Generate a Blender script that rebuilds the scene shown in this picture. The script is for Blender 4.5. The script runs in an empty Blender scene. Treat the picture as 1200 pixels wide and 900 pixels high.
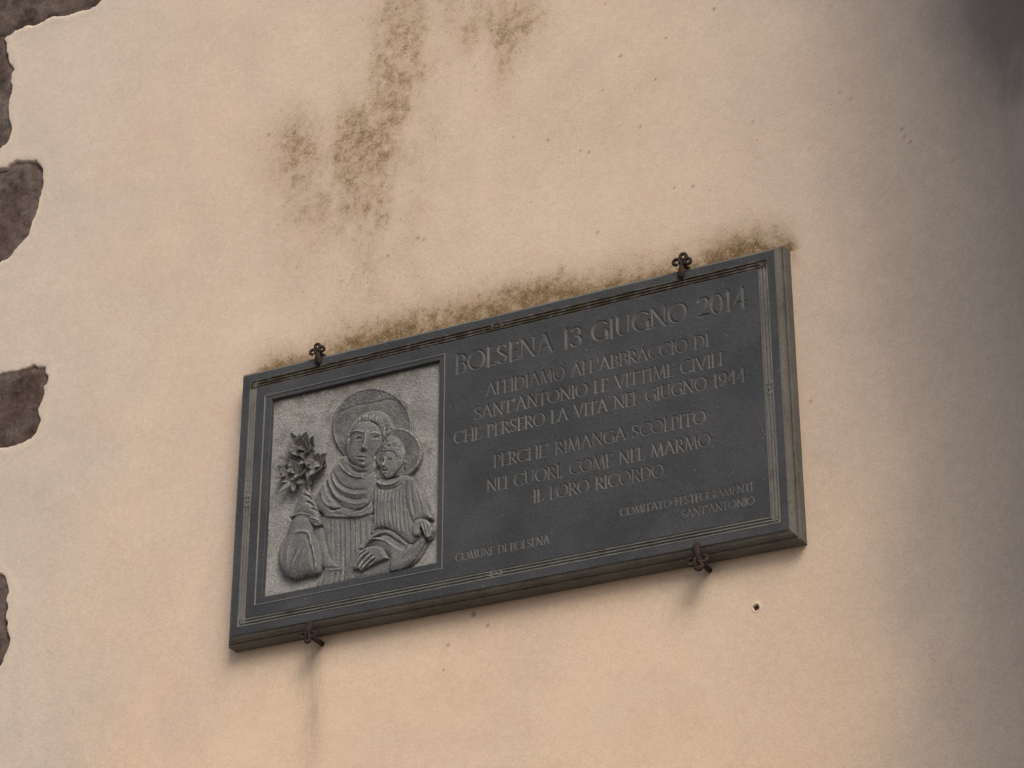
import bpy, math, random
import numpy as np
from mathutils import Vector
random.seed(7)
rng = np.random.default_rng(11)
scene = bpy.context.scene
COL = scene.collection

# ------------------------------------------------------------------ camera
S = 1.2                                   # metres per carved-border width
FPX, YAW, PITCH = 2919.236, 0.46297, 0.472043
CAM = np.array([2.217616 * S, -3.381283 * S, 1.6])
Z0 = 1.6 + 1.578322 * S                   # height of the border's lower edge
cyw, syw, cp, sp = math.cos(YAW), math.sin(YAW), math.cos(PITCH), math.sin(PITCH)
FW = np.array([-syw * cp, cyw * cp, sp])
RT = np.array([cyw, syw, 0.0])
UP = np.cross(RT, FW)
cam_d = bpy.data.cameras.new('camera')
cam = bpy.data.objects.new('camera', cam_d)
COL.objects.link(cam)
cam.location = CAM
cam.rotation_euler = Vector(FW).to_track_quat('-Z', 'Y').to_euler()
cam_d.sensor_width = 36.0
cam_d.lens = FPX / 1200 * 36.0
cam_d.clip_end = 2000
scene.camera = cam

# ------------------------------------------------------------------ sky, sun, exposure
SUN_DIR = Vector((0.50, -0.58, 0.66)).normalized()      # towards the sun
elev = math.asin(SUN_DIR.z)
world = bpy.data.worlds.new('World')
scene.world = world
world.use_nodes = True
wn = world.node_tree
wn.nodes.clear()
sky = wn.nodes.new('ShaderNodeTexSky')
sky.sky_type = 'NISHITA'
sky.sun_disc = False
sky.sun_elevation = elev
sky.sun_rotation = math.atan2(SUN_DIR.x, SUN_DIR.y)
sky.air_density = 1.0
sky.dust_density = 4.0
sky.ozone_density = 1.0
bg = wn.nodes.new('ShaderNodeBackground')
bg.inputs['Strength'].default_value = 0.08
wo = wn.nodes.new('ShaderNodeOutputWorld')
wn.links.new(sky.outputs[0], bg.inputs[0])
wn.links.new(bg.outputs[0], wo.inputs[0])
sun_d = bpy.data.lights.new('sun', 'SUN')
sun_d.energy = 1.5
sun_d.angle = math.radians(30)
sun_d.color = (1.0, 0.94, 0.87)
sun = bpy.data.objects.new('sun', sun_d)
COL.objects.link(sun)
sun.location = (0, -6, 9)
sun.rotation_euler = SUN_DIR.to_track_quat('Z', 'Y').to_euler()
scene.view_settings.view_transform = 'Standard'
scene.view_settings.look = 'None'
scene.view_settings.gamma = 1.0
scene.view_settings.use_curve_mapping = False
scene.view_settings.exposure = 0.60

# ------------------------------------------------------------------ helpers
YW = 0.042 * S                            # wall face, plaque front is y = 0


def un(px, py, Y=0.0):
    """direction of a photo pixel, followed to the upright plane y = Y (wall, plaque face)"""
    d = FW + RT * (px - 600) / FPX - UP * (py - 450) / FPX
    return CAM + d * ((Y - CAM[1]) / d[1])


def unxz(pts, Y):
    return np.array([un(a, b, Y)[[0, 2]] for a, b in pts])


def link(o, parent=None):
    COL.objects.link(o)
    if parent is not None:
        o.parent = parent
        o.matrix_parent_inverse.identity()
    return o


def empty(name, loc, label=None, cat=None, group=None, parent=None):
    o = bpy.data.objects.new(name, None)
    o.empty_display_size = 0.05
    o.location = loc
    link(o, parent)
    if label:
        o['label'] = label
    if cat:
        o['category'] = cat
    if group:
        o['group'] = group
    return o


def mesh_obj(name, verts, faces, mat, parent=None, origin=(0, 0, 0), smooth=None):
    """verts in world metres; origin = world position of the parent's own origin"""
    verts = np.asarray(verts, float) - np.asarray(origin, float)
    me = bpy.data.meshes.new(name)
    if isinstance(faces, np.ndarray):
        nf, k = faces.shape
        me.vertices.add(len(verts))
        me.vertices.foreach_set('co', verts.astype(np.float32).ravel())
        me.loops.add(nf * k)
        me.loops.foreach_set('vertex_index', faces.astype(np.int32).ravel())
        me.polygons.add(nf)
        me.polygons.foreach_set('loop_start', np.arange(0, nf * k, k, dtype=np.int32))
        me.update(calc_edges=True)
    else:
        me.from_pydata([tuple(v) for v in verts], [], faces)
        me.update()
    n = len(me.polygons)
    if smooth is None:
        smooth = np.zeros(n, bool)
    elif smooth is True:
        smooth = np.ones(n, bool)
    me.polygons.foreach_set('use_smooth', np.asarray(smooth, bool))
    me.validate()
    me.materials.append(mat)
    return link(bpy.data.objects.new(name, me), parent)


def vnoise(x, y, seed=0):
    """smooth value noise, -1..1"""
    r = np.random.default_rng(seed).random((256, 256)) * 2 - 1
    xi, yi = np.floor(x).astype(int), np.floor(y).astype(int)
    fx, fy = x - xi, y - yi
    fx = fx * fx * (3 - 2 * fx)
    fy = fy * fy * (3 - 2 * fy)
    g = lambda i, j: r[i % 256, j % 256]
    return (g(xi, yi) * (1 - fx) * (1 - fy) + g(xi + 1, yi) * fx * (1 - fy)
            + g(xi, yi + 1) * (1 - fx) * fy + g(xi + 1, yi + 1) * fx * fy)


def fbm(x, y, seed=0, o=4):
    s, a = 0, 0.5
    for k in range(o):
        s = s + a * vnoise(x * 2 ** k, y * 2 ** k, seed + k)
        a *= 0.5
    return s


def sstep(a, b, x):
    t = np.clip((x - a) / (b - a), 0, 1)
    return t * t * (3 - 2 * t)


def catmull(pts, closed=True, n=6):
    p = np.asarray(pts, float)
    m = len(p)
    out = []
    for i in range(m if closed else m - 1):
        if closed:
            a, b, c, d = p[i - 1], p[i], p[(i + 1) % m], p[(i + 2) % m]
        else:
            a, b, c, d = p[max(i - 1, 0)], p[i], p[i + 1], p[min(i + 2, m - 1)]
        for t in np.linspace(0, 1, n, endpoint=False):
            out.append(0.5 * (2 * b + (c - a) * t + (2 * a - 5 * b + 4 * c - d) * t ** 2
                              + (3 * b - a - 3 * c + d) * t ** 3))
    if not closed:
        out.append(p[-1])
    return np.array(out)


def dist_line(pts, X, Z):
    """distance to a polyline and parameter 0..1 along it"""
    best = np.full(X.shape, 1e9)
    par = np.zeros(X.shape)
    L = np.linalg.norm(np.diff(pts, axis=0), axis=1)
    tot = max(L.sum(), 1e-9)
    acc = 0
    for (a, b, l) in zip(pts[:-1], pts[1:], L):
        d = b - a
        t = np.clip(((X - a[0]) * d[0] + (Z - a[1]) * d[1]) / max(d @ d, 1e-12), 0, 1)
        q = np.hypot(X - a[0] - t * d[0], Z - a[1] - t * d[1])
        m = q < best
        best[m] = q[m]
        par[m] = ((acc + t * l) / tot)[m]
        acc += l
    return best, par


def poly_sdf(pts, X, Z):
    p = np.vstack([pts, pts[:1]])
    d, _ = dist_line(p, X, Z)
    ins = np.zeros(X.shape, bool)
    for a, b in zip(p[:-1], p[1:]):
        c = (a[1] > Z) != (b[1] > Z)
        with np.errstate(divide='ignore', invalid='ignore'):
            ins ^= c & (X < (b[0] - a[0]) * (Z - a[1]) / (b[1] - a[1] + 1e-15) + a[0])
    return np.where(ins, d, -d)


# ------------------------------------------------------------------ materials
class NT:
    def __init__(self, name):
        self.m = bpy.data.materials.new(name)
        self.m.use_nodes = True
        self.t = self.m.node_tree
        self.b = self.t.nodes['Principled BSDF']
        self.co = self.t.nodes.new('ShaderNodeTexCoord').outputs['Object']
        g = self.t.nodes.new('ShaderNodeNewGeometry')
        self.pos = g.outputs['Position']
        self.pointy = g.outputs['Pointiness']

    def put(self, sock, v):
        if hasattr(v, 'is_linked') or hasattr(v, 'links'):
            self.t.links.new(v, sock)
        else:
            sock.default_value = v

    def noise(self, scale, detail=4, rough=0.55, vec=None, out=0, stretch=None, dist=0.0):
        n = self.t.nodes.new('ShaderNodeTexNoise')
        n.inputs['Scale'].default_value = scale
        n.inputs['Detail'].default_value = detail
        n.inputs['Roughness'].default_value = rough
        n.inputs['Distortion'].default_value = dist
        v = vec or self.pos
        if stretch:
            mp = self.t.nodes.new('ShaderNodeMapping')
            mp.inputs['Scale'].default_value = stretch
            self.t.links.new(v, mp.inputs[0])
            v = mp.outputs[0]
        self.t.links.new(v, n.inputs['Vector'])
        return n.outputs[out]

    def voro(self, scale, vec=None, rand=1.0):
        n = self.t.nodes.new('ShaderNodeTexVoronoi')
        n.inputs['Scale'].default_value = scale
        n.inputs['Randomness'].default_value = rand
        self.t.links.new(vec or self.pos, n.inputs['Vector'])
        return n.outputs['Distance']

    def ramp(self, v, a, b, lo=0.0, hi=1.0):
        n = self.t.nodes.new('ShaderNodeMapRange')
        n.interpolation_type = 'SMOOTHSTEP'
        self.put(n.inputs['Value'], v)
        n.inputs['From Min'].default_value = a
        n.inputs['From Max'].default_value = b
        n.inputs['To Min'].default_value = lo
        n.inputs['To Max'].default_value = hi
        return n.outputs[0]

    def math(self, op, a, b=0.0, clamp=False):
        n = self.t.nodes.new('ShaderNodeMath')
        n.operation = op
        n.use_clamp = clamp
        self.put(n.inputs[0], a)
        self.put(n.inputs[1], b)
        return n.outputs[0]

    def mix(self, f, a, b, mode='MIX'):
        n = self.t.nodes.new('ShaderNodeMix')
        n.data_type = 'RGBA'
        n.blend_type = mode
        self.put(n.inputs[0], f)
        for s, v in ((n.inputs[6], a), (n.inputs[7], b)):
            if isinstance(v, tuple):
                s.default_value = v + (1.0,) if len(v) == 3 else v
            else:
                self.t.links.new(v, s)
        return n.outputs[2]

    def attr(self, name):
        n = self.t.nodes.new('ShaderNodeAttribute')
        n.attribute_name = name
        return n.outputs['Fac']

    def bump(self, h, strength, dist, prev=None):
        n = self.t.nodes.new('ShaderNodeBump')
        n.inputs['Strength'].default_value = strength
        n.inputs['Distance'].default_value = dist
        self.t.links.new(h, n.inputs['Height'])
        if prev is not None:
            self.t.links.new(prev, n.inputs['Normal'])
        return n.outputs[0]

    def done(self, col, rough=0.8, normal=None, spec=0.3):
        self.put(self.b.inputs['Base Color'], col if not isinstance(col, tuple) else col + (1.0,))
        self.put(self.b.inputs['Roughness'], rough)
        self.b.inputs['Specular IOR Level'].default_value = spec
        if normal is not None:
            self.t.links.new(normal, self.b.inputs['Normal'])
        return self.m


def mat_plaster():
    n = NT('aged_plaster')
    big = n.noise(1.1, 3, 0.5)
    mid = n.noise(4.5, 5, 0.6)
    col = n.mix(n.ramp(big, 0.36, 0.64), (0.570, 0.452, 0.356), (0.540, 0.438, 0.356))
    col = n.mix(n.ramp(mid, 0.42, 0.70, 0, 0.45), col, (0.585, 0.445, 0.350))
    col = n.mix(n.ramp(n.noise(2.3, 4, 0.6, dist=0.8), 0.52, 0.72, 0, 0.40), col, (0.53, 0.442, 0.355))
    # yellower new coat low on the wall, pale dusty area by the stones (painted areas)
    col = n.mix(n.math('MULTIPLY', n.attr('warm'), n.ramp(n.noise(3.0, 4), 0.3, 0.65, 0.55, 1.0)), col, (0.630, 0.470, 0.335))
    col = n.mix(n.math('MULTIPLY', n.attr('pale'), 0.9), col, (0.525, 0.445, 0.370))
    # grey, worn coat towards the curved right side, its shade painted in as well
    wash_shade_n = n.math('ADD', n.attr('wash_shade'), n.math('MULTIPLY', n.math('SUBTRACT', n.noise(9, 6, 0.6), 0.5), 0.55))
    col = n.mix(n.ramp(wash_shade_n, 0.12, 0.95, 0, 0.58), col, (0.37, 0.332, 0.296))
    corner_shade = n.math('ADD', n.attr('corner_shade'), n.math('MULTIPLY', n.math('SUBTRACT', n.noise(5, 6, 0.6, stretch=(1.6, 1.6, 0.5)), 0.5), 0.35))
    col = n.mix(n.ramp(corner_shade, 0.0, 1.2, 0, 0.70), col, (0.115, 0.108, 0.112))  # shadow of the top-right corner painted into the plaster colour
    # fine mottling and vertical weather streaks
    col = n.mix(0.28, col, n.mix(n.ramp(n.noise(60, 5, 0.7), 0.25, 0.75), (0.40, 0.40, 0.40), (0.60, 0.60, 0.60)), 'OVERLAY')
    col = n.mix(0.45, col, n.mix(n.ramp(n.noise(330, 3, 0.7), 0.25, 0.75), (0.38, 0.38, 0.38), (0.62, 0.62, 0.62)), 'OVERLAY')
    col = n.mix(0.22, col, n.mix(n.ramp(n.noise(2.6, 5, 0.55, dist=0.8), 0.3, 0.7), (0.40, 0.41, 0.43), (0.60, 0.585, 0.56)), 'OVERLAY')
    col = n.mix(0.14, col, n.mix(n.ramp(n.noise(16, 5, 0.7, dist=0.5), 0.3, 0.7), (0.41, 0.41, 0.41), (0.58, 0.58, 0.58)), 'OVERLAY')
    # brown lichen: a thin tint, then specks grain by grain
    g1 = n.noise(230, 5, 0.75)
    g2 = n.noise(45, 6, 0.7)
    g3 = n.noise(14, 5, 0.65)
    gr = n.math('ADD', n.math('MULTIPLY', g1, 0.55), n.math('MULTIPLY', g2, 0.45))
    so = n.math('MULTIPLY', n.ramp(n.attr('soot'), 0.0, 1.1), n.ramp(g3, 0.26, 0.70, 0.50, 1.0))
    col = n.mix(n.math('MULTIPLY', so, n.ramp(gr, 0.34, 0.64, 0.35, 0.95)), col, (0.300, 0.205, 0.105))
    sp = n.math('ADD', n.math('MULTIPLY', so, 0.17), gr)
    col = n.mix(n.ramp(sp, 0.60, 0.76, 0, 0.60), col, (0.160, 0.108, 0.058))
    sp2 = n.math('ADD', n.math('MULTIPLY', so, 0.13), n.math('ADD', n.math('MULTIPLY', n.noise(120, 3, 0.6), 0.7), n.math('MULTIPLY', g2, 0.3)))
    col = n.mix(n.ramp(sp2, 0.70, 0.76, 0, 0.75), col, (0.075, 0.055, 0.036))
    mo = n.math('MULTIPLY', n.ramp(n.attr('moss'), 0.0, 1.15), n.ramp(g3, 0.28, 0.62, 0.70, 1.0))
    col = n.mix(n.math('MULTIPLY', mo, n.ramp(gr, 0.30, 0.60, 0.60, 1.0)), col, (0.235, 0.155, 0.070))
    ms = n.math('ADD', n.math('MULTIPLY', mo, 0.24), gr)
    col = n.mix(n.ramp(ms, 0.58, 0.86, 0, 0.85), col, (0.095, 0.064, 0.027))
    lc = n.math('MULTIPLY', n.ramp(n.voro(150), 0.16, 0.26, 1, 0), n.math('MULTIPLY', mo, n.ramp(n.noise(70, 3), 0.52, 0.6)))
    col = n.mix(n.math('MULTIPLY', lc, 0.8), col, (0.50, 0.42, 0.27))
    # fine specks thrown around the stains
    around = n.math('ADD', n.ramp(n.attr('soot'), 0.02, 0.5), n.math('MULTIPLY', n.attr('spots'), 0.22), True)
    around = n.math('ADD', around, n.ramp(n.attr('moss'), 0.04, 0.5), True)
    fs = n.math('MULTIPLY', n.ramp(n.voro(105), 0.10, 0.20, 1, 0), n.math('MULTIPLY', around, n.ramp(n.noise(40, 3), 0.46, 0.60)))
    col = n.mix(n.math('MULTIPLY', fs, 0.75), col, (0.11, 0.075, 0.045))
    fs2 = n.math('MULTIPLY', n.ramp(n.voro(240), 0.14, 0.28, 1, 0), n.math('MULTIPLY', around, n.ramp(n.noise(55, 3), 0.42, 0.56)))
    col = n.mix(n.math('MULTIPLY', fs2, 0.55), col, (0.16, 0.11, 0.065))
    # loose little spots
    vo = n.voro(38)
    zone = n.math('MULTIPLY', n.attr('spots'), n.ramp(n.noise(14, 2), 0.60, 0.68))
    sp3 = n.math('MULTIPLY', n.ramp(vo, 0.05, 0.10, 1, 0), zone)
    col = n.mix(n.math('MULTIPLY', sp3, 0.75), col, (0.13, 0.08, 0.05))
    col = n.mix(n.math('MULTIPLY', n.attr('fleck'), 0.9), col, (0.09, 0.055, 0.035))
    col = n.mix(n.math('MULTIPLY', n.attr('streak_shade'), n.ramp(n.noise(30, 4, 0.6, stretch=(3, 3, 0.4)), 0.3, 0.7, 0.25, 0.75)), col, (0.25, 0.20, 0.155))
    col = n.mix(n.math('MULTIPLY', n.attr('lime'), n.ramp(n.noise(90, 4, 0.7), 0.35, 0.6, 0.2, 0.9)), col, (0.64, 0.53, 0.40))
    h = n.math('ADD', n.math('MULTIPLY', n.noise(520, 3, 0.6), 0.6), n.noise(150, 4, 0.6))
    nb = n.bump(h, 0.30, 0.0022)
    nb = n.bump(n.noise(11, 4, 0.55), 0.10, 0.008, nb)
    return n.done(col, 0.93, nb, 0.15)


def mat_stone(name, c1, c2, rough, grain=420, bumps=0.2, speck=0.0, dirt=None, dirtamt=0.0, spec=0.35, big=9, light=None, wear=0.0, top_tone=False):
    n = NT(name)
    col = n.mix(n.ramp(n.noise(big, 6, 0.65), 0.32, 0.68), c1, c2)
    col = n.mix(0.55, col, n.mix(n.ramp(n.noise(grain, 3, 0.7), 0.28, 0.72), (0.28, 0.28, 0.28), (0.72, 0.72, 0.72)), 'OVERLAY')
    if dirt:
        col = n.mix(n.ramp(n.noise(26, 6, 0.7), 0.62 - 0.3 * dirtamt, 0.85 - 0.2 * dirtamt, 0, 0.85), col, dirt)
    if top_tone:            # brown lichen dirt washed into the grooves below the top edge; given a range, darkens the panel's top
        zz = n.t.nodes.new('ShaderNodeSeparateXYZ')
        n.t.links.new(n.pos, zz.inputs[0])
        td = top_tone if isinstance(top_tone, tuple) else (0.4585, 0.4625)
        f = n.math('MULTIPLY', n.ramp(zz.outputs[2], Z0 + td[0] * S, Z0 + td[1] * S), n.ramp(n.noise(34, 5, 0.7), 0.34, 0.56, 0.15, 0.9))
        col = n.mix(f, col, (0.095, 0.080, 0.066) if isinstance(top_tone, tuple) else (0.040, 0.029, 0.014))
    if light:
        col = n.mix(n.ramp(n.noise(70, 6, 0.75), 0.58, 0.72, 0, 0.55), col, light)
    if wear:
        col = n.mix(n.math('MULTIPLY', n.ramp(n.pointy, 0.508, 0.55), n.ramp(n.noise(120, 4, 0.7), 0.35, 0.62, 0.1, wear)), col, (0.36, 0.355, 0.335))
    if speck:
        v = n.ramp(n.voro(95), 0.05, 0.085, 1, 0)
        v = n.math('MULTIPLY', v, n.ramp(n.noise(31, 2), 0.55, 0.62))
        col = n.mix(n.math('MULTIPLY', v, speck), col, (0.42, 0.40, 0.37))
    nb = n.bump(n.math('ADD', n.noise(grain, 4, 0.65), n.math('MULTIPLY', n.noise(90, 4, 0.6), 1.2)), bumps, 0.0022)
    r = n.ramp(n.noise(18, 4), 0.3, 0.7, rough - 0.07, rough + 0.07)
    return n.done(col, r, nb, spec)


M_PLASTER = mat_plaster()
M_FACE = mat_stone('honed_basalt', (0.029, 0.031, 0.035), (0.051, 0.052, 0.055), 0.64, 300, 0.55, 1.0, (0.072, 0.072, 0.070), 0.22, big=5)
M_EDGE = mat_stone('weathered_basalt', (0.100, 0.093, 0.080), (0.135, 0.128, 0.115), 0.85, 300, 0.30, 0.35,
                   (0.055, 0.045, 0.030), 0.45)
M_CUT = mat_stone('cut_basalt', (0.12, 0.118, 0.112), (0.165, 0.16, 0.15), 0.9, 350, 0.25)
M_LETTER = mat_stone('cut_letter', (0.070, 0.070, 0.069), (0.125, 0.121, 0.115), 0.9, 350, 0.3, 0, (0.055, 0.052, 0.05), 0.3)
M_LINE = mat_stone('cut_border', (0.105, 0.103, 0.094), (0.150, 0.146, 0.132), 0.9, 300, 0.35, 0, (0.05, 0.042, 0.03), 0.35, top_tone=True)
M_GROUND = mat_stone('hammered_ground', (0.205, 0.204, 0.196), (0.29, 0.285, 0.27), 0.95, 230, 0.9, 0.5,
                     (0.10, 0.09, 0.075), 0.35, 0.1, 14, (0.36, 0.35, 0.33), top_tone=(0.385, 0.445))
M_FIG = mat_stone('carved_basalt', (0.105, 0.105, 0.107), (0.145, 0.143, 0.14), 0.85, 300, 0.55, 0.8,
                  (0.065, 0.063, 0.06), 0.25, 0.2, 16, (0.33, 0.325, 0.31), wear=1.0)
M_HALO = mat_stone('worn_halo', (0.075, 0.076, 0.08), (0.14, 0.137, 0.13), 0.85, 200, 0.75, 1.0,
                   (0.05, 0.05, 0.052), 0.4, 0.2, 22, (0.42, 0.41, 0.39), wear=1.0)
M_LILY = mat_stone('carved_lily', (0.130, 0.127, 0.120), (0.185, 0.180, 0.168), 0.9, 300, 0.5, 0.4,
                   (0.10, 0.075, 0.055), 0.35, 0.15)
M_QUOIN = mat_stone('quoin_rock', (0.078, 0.050, 0.042), (0.132, 0.105, 0.092), 0.95, 200, 0.5, 0.4,
                    (0.036, 0.029, 0.026), 0.65, 0.1, 11, (0.30, 0.24, 0.20))


def mat_rust():
    n = NT('rusty_iron')
    col = n.mix(n.ramp(n.noise(60, 6, 0.7), 0.35, 0.68), (0.018, 0.013, 0.011), (0.052, 0.027, 0.020))
    col = n.mix(n.ramp(n.noise(140, 4, 0.7), 0.6, 0.75, 0, 0.6), col, (0.075, 0.055, 0.042))
    return n.done(col, 0.8, n.bump(n.noise(300, 4, 0.7), 0.6, 0.002), 0.25)


def mat_paving():
    n = NT('street_paving')
    col = n.mix(n.ramp(n.noise(3, 6, 0.6), 0.3, 0.7), (0.17, 0.155, 0.135), (0.24, 0.22, 0.195))
    return n.done(col, 0.9, n.bump(n.noise(40, 5), 0.5, 0.01), 0.3)


M_RUST = mat_rust()
M_PAVE = mat_paving()
M_DARK = NT('hole_shadow').done((0.03, 0.026, 0.022), 0.95)

# ------------------------------------------------------------------ ground
g = mesh_obj('ground', [(-150, -150, 0), (150, -150, 0), (150, 150, 0), (-150, 150, 0)], [(0, 1, 2, 3)], M_PAVE)
g['kind'] = 'structure'

# ------------------------------------------------------------------ the wall
STONES = [
    [(-60, -120), (60, -110), (130, -60), (122, -8), (114, 3), (97, 10), (80, 15), (60, 21), (44, 25), (30, 29), (16, 36), (5, 44), (-60, 47)],
    [(-60, 40), (-6, 42), (3, 42), (7, 52), (9, 62), (11, 72), (16, 82), (13, 95), (14, 108), (9, 126), (12, 140), (11, 154), (5, 168), (-4, 180), (-60, 188)],
    [(-60, 206), (-2, 197), (7, 196), (12, 192), (24, 191), (42, 188), (50, 197), (49, 215), (46, 235), (41, 254), (33, 272), (22, 286), (8, 301), (-60, 335)],
    [(-60, 447), (-5, 439), (20, 433), (40, 430), (53, 430), (51, 448), (51, 462), (46, 478), (48, 492), (42, 506), (34, 513), (20, 520), (0, 526), (-60, 540)],
    [(-60, 655), (-4, 671), (3, 680), (9, 694), (7, 704), (11, 714), (5, 726), (6, 738), (10, 750), (7, 764), (3, 776), (-4, 784), (-60, 800)],
]
stone_xz = []
for k, st in enumerate(STONES):
    p = unxz(st, YW)
    left = -1.12 - 0.09 * random.random()
    a, b = p[-1], p[0]
    extra = [(left + 0.03, a[1] + 0.01), (left - 0.02, (a[1] + b[1]) / 2), (left + 0.02, b[1] - 0.01)]
    stone_xz.append(np.vstack([p, extra]))

fx = np.concatenate([np.linspace(-2.6, -0.98, 18)[:-1], np.arange(-0.98, -0.50, 0.0018), np.arange(-0.50, 1.30, 0.0035), np.arange(1.30, 1.95, 0.006), np.linspace(1.95, 3.1, 60)])
fz = np.concatenate([np.linspace(0.0, Z0 - 0.66, 30)[:-1], np.arange(Z0 - 0.66, Z0 + 2.05, 0.0036), np.linspace(Z0 + 2.06, 8.2, 24)])
hole = un(886, 712, YW)
hs = np.arange(-0.011, 0.0111, 0.001)
fx = np.unique(np.round(np.concatenate([fx[np.abs(fx - hole[0]) > 0.0115], hole[0] + hs]), 6))
fz = np.unique(np.round(np.concatenate([fz[np.abs(fz - hole[2]) > 0.0115], hole[2] + hs]), 6))
SX, SZ = np.meshgrid(fx, fz)
ZR = SZ - Z0

# cove on the right and unseen pier, shaped to shade that side: straight up to xc, an arc towards the street, then a rounded pier nose and its flank
XC0, RC, RN = 1.30, 0.72, 0.16
AM = math.radians(80)
xc = XC0 - 0.05 * (ZR - 0.3)
t1 = np.clip(SX - xc, 0, RC * AM)
a1 = t1 / RC
t2 = np.clip(SX - xc - RC * AM, 0, RN * (AM + math.pi / 2))
a2 = t2 / RN
t3 = np.maximum(SX - xc - RC * AM - RN * (AM + math.pi / 2), 0)
qx = xc + RC * math.sin(AM)
qy = YW - RC * (1 - math.cos(AM))
ang = np.where(t2 > 0, AM - a2, a1)           # heading turned towards the street
PX = np.where(SX < xc, SX, np.where(t2 > 0, qx + RN * (math.sin(AM) - np.sin(AM - a2)), xc + RC * np.sin(a1)))
PY = np.where(t2 > 0, qy - RN * (np.cos(AM - a2) - math.cos(AM)), YW - RC * (1 - np.cos(a1))) + t3
NX, NY = -np.sin(ang), -np.cos(ang)
relief = 0.0050 * fbm(SX * 2.2, SZ * 2.2, 3, 3) + 0.0012 * fbm(SX * 9, SZ * 9, 9, 3)
near_pl = sstep(-0.20, -0.06, -np.maximum(np.maximum(-0.035 - SX, SX - 1.235), np.maximum(-0.035 - ZR, ZR - 0.61)))
relief = relief * (1 - near_pl)
lime = np.zeros_like(SX)
win = (SX > -1.35) & (SX < -0.3)
wx, wz = SX[win], SZ[win]
jag = 0.003 + 0.012 * fbm(wx * 22, wz * 22, 21, 6) + 0.008 * np.minimum(fbm(wx * 47, wz * 47, 28, 4), 0.05) + 0.004 * fbm(wx * 16, wz * 16, 25, 2)
h_w = np.zeros_like(wx)
lime_w = np.zeros_like(wx)
for p in stone_xz:
    d = poly_sdf(p, wx, wz) + jag
    h_w -= 0.022 * sstep(-0.002, 0.008, d)
    h_w += 0.0008 * np.exp(-((d + 0.014) / 0.010) ** 2)
    lime_w = np.maximum(lime_w, np.exp(-((d + 0.003) / 0.006) ** 2) * sstep(-0.1, 0.25, fbm(wx * 18, wz * 18, 31, 2)))
relief[win] += h_w
lime[win] = lime_w
dh = np.hypot(SX - hole[0], SZ - hole[2])
sq = np.maximum(np.abs((SX - hole[0]) + 0.3 * (SZ - hole[2])), np.abs((SZ - hole[2]) - 0.3 * (SX - hole[0])))
relief += 0.0012 * np.exp(-((dh - 0.0085) / 0.0018) ** 2) - 0.030 * sstep(0.0056, 0.0040, sq)
V = np.stack([PX + NX * relief, PY + NY * relief, SZ], -1).reshape(-1, 3)
nr, nc = SX.shape
i = np.arange(nr * nc).reshape(nr, nc)
F = np.stack([i[:-1, :-1], i[:-1, 1:], i[1:, 1:], i[1:, :-1]], -1).reshape(-1, 4)
nb = len(V)
depth_back = 4.0
L0, L1, R0, R1 = i[0, 0], i[-1, 0], i[0, -1], i[-1, -1]
extra = np.array([(V[L0][0], depth_back, 0), (V[L1][0], depth_back, 8.2), (V[R0][0], depth_back, 0), (V[R1][0], depth_back, 8.2)])
ex_faces = np.array([(nb, L0, L1, nb + 1), (R0, nb + 2, nb + 3, R1), (nb + 2, nb, nb + 1, nb + 3), (L1, R1, nb + 3, nb + 1)])
wall = empty('building_wall', (0, YW, 0), 'cream plastered house wall with brown stains, dark bared stones and a cove added for shade', 'wall')
WO = (0, YW, 0)
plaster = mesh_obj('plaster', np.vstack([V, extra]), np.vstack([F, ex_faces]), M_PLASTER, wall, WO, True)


def set_attr(name, arr):
    a = plaster.data.attributes.new(name, 'FLOAT', 'POINT')
    full = np.zeros(nb + 4, np.float32)
    full[:nb] = np.clip(arr, 0, 1.5).ravel()
    a.data.foreach_set('value', full)


def blob(px, py, rx, rz, amp=1.0, tilt=0.0):
    c = un(px, py, YW)
    dx, dz = SX - c[0], SZ - c[2]
    ct, st = math.cos(tilt), math.sin(tilt)
    return amp * np.exp(-(((dx * ct + dz * st) / rx) ** 2 + ((-dx * st + dz * ct) / rz) ** 2))


n1 = fbm(SX * 6, SZ * 6, 41, 4)
n2 = fbm(SX * 22, SZ * 14, 47, 3)
nv = fbm(SX * 15, SZ * 3.0, 43, 4)
soot = (blob(482, 0, 0.10, 0.22, 0.85) + blob(462, 90, 0.10, 0.20, 0.75) + blob(440, 150, 0.09, 0.10, 0.40)
        + blob(335, 165, 0.12, 0.08, 0.62) + blob(385, 190, 0.17, 0.11, 0.42) + blob(385, 255, 0.15, 0.16, 0.34)
        + blob(455, 260, 0.10, 0.18, 0.34) + blob(560, 10, 0.16, 0.09, 0.50, 0.3) + blob(580, 60, 0.06, 0.13, 0.50)
        + blob(615, 25, 0.08, 0.08, 0.40) + blob(690, 150, 0.18, 0.13, 0.20) + blob(745, 110, 0.10, 0.09, 0.16)
        + blob(440, 335, 0.26, 0.12, 0.20))
soot = (soot + 0.18 * blob(430, 170, 0.42, 0.34) + 0.16 * blob(570, 30, 0.3, 0.2)) * 0.9 * (1 + 0.9 * nv) * (1 + 0.4 * n1) * (1 + 0.5 * n2)
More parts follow.
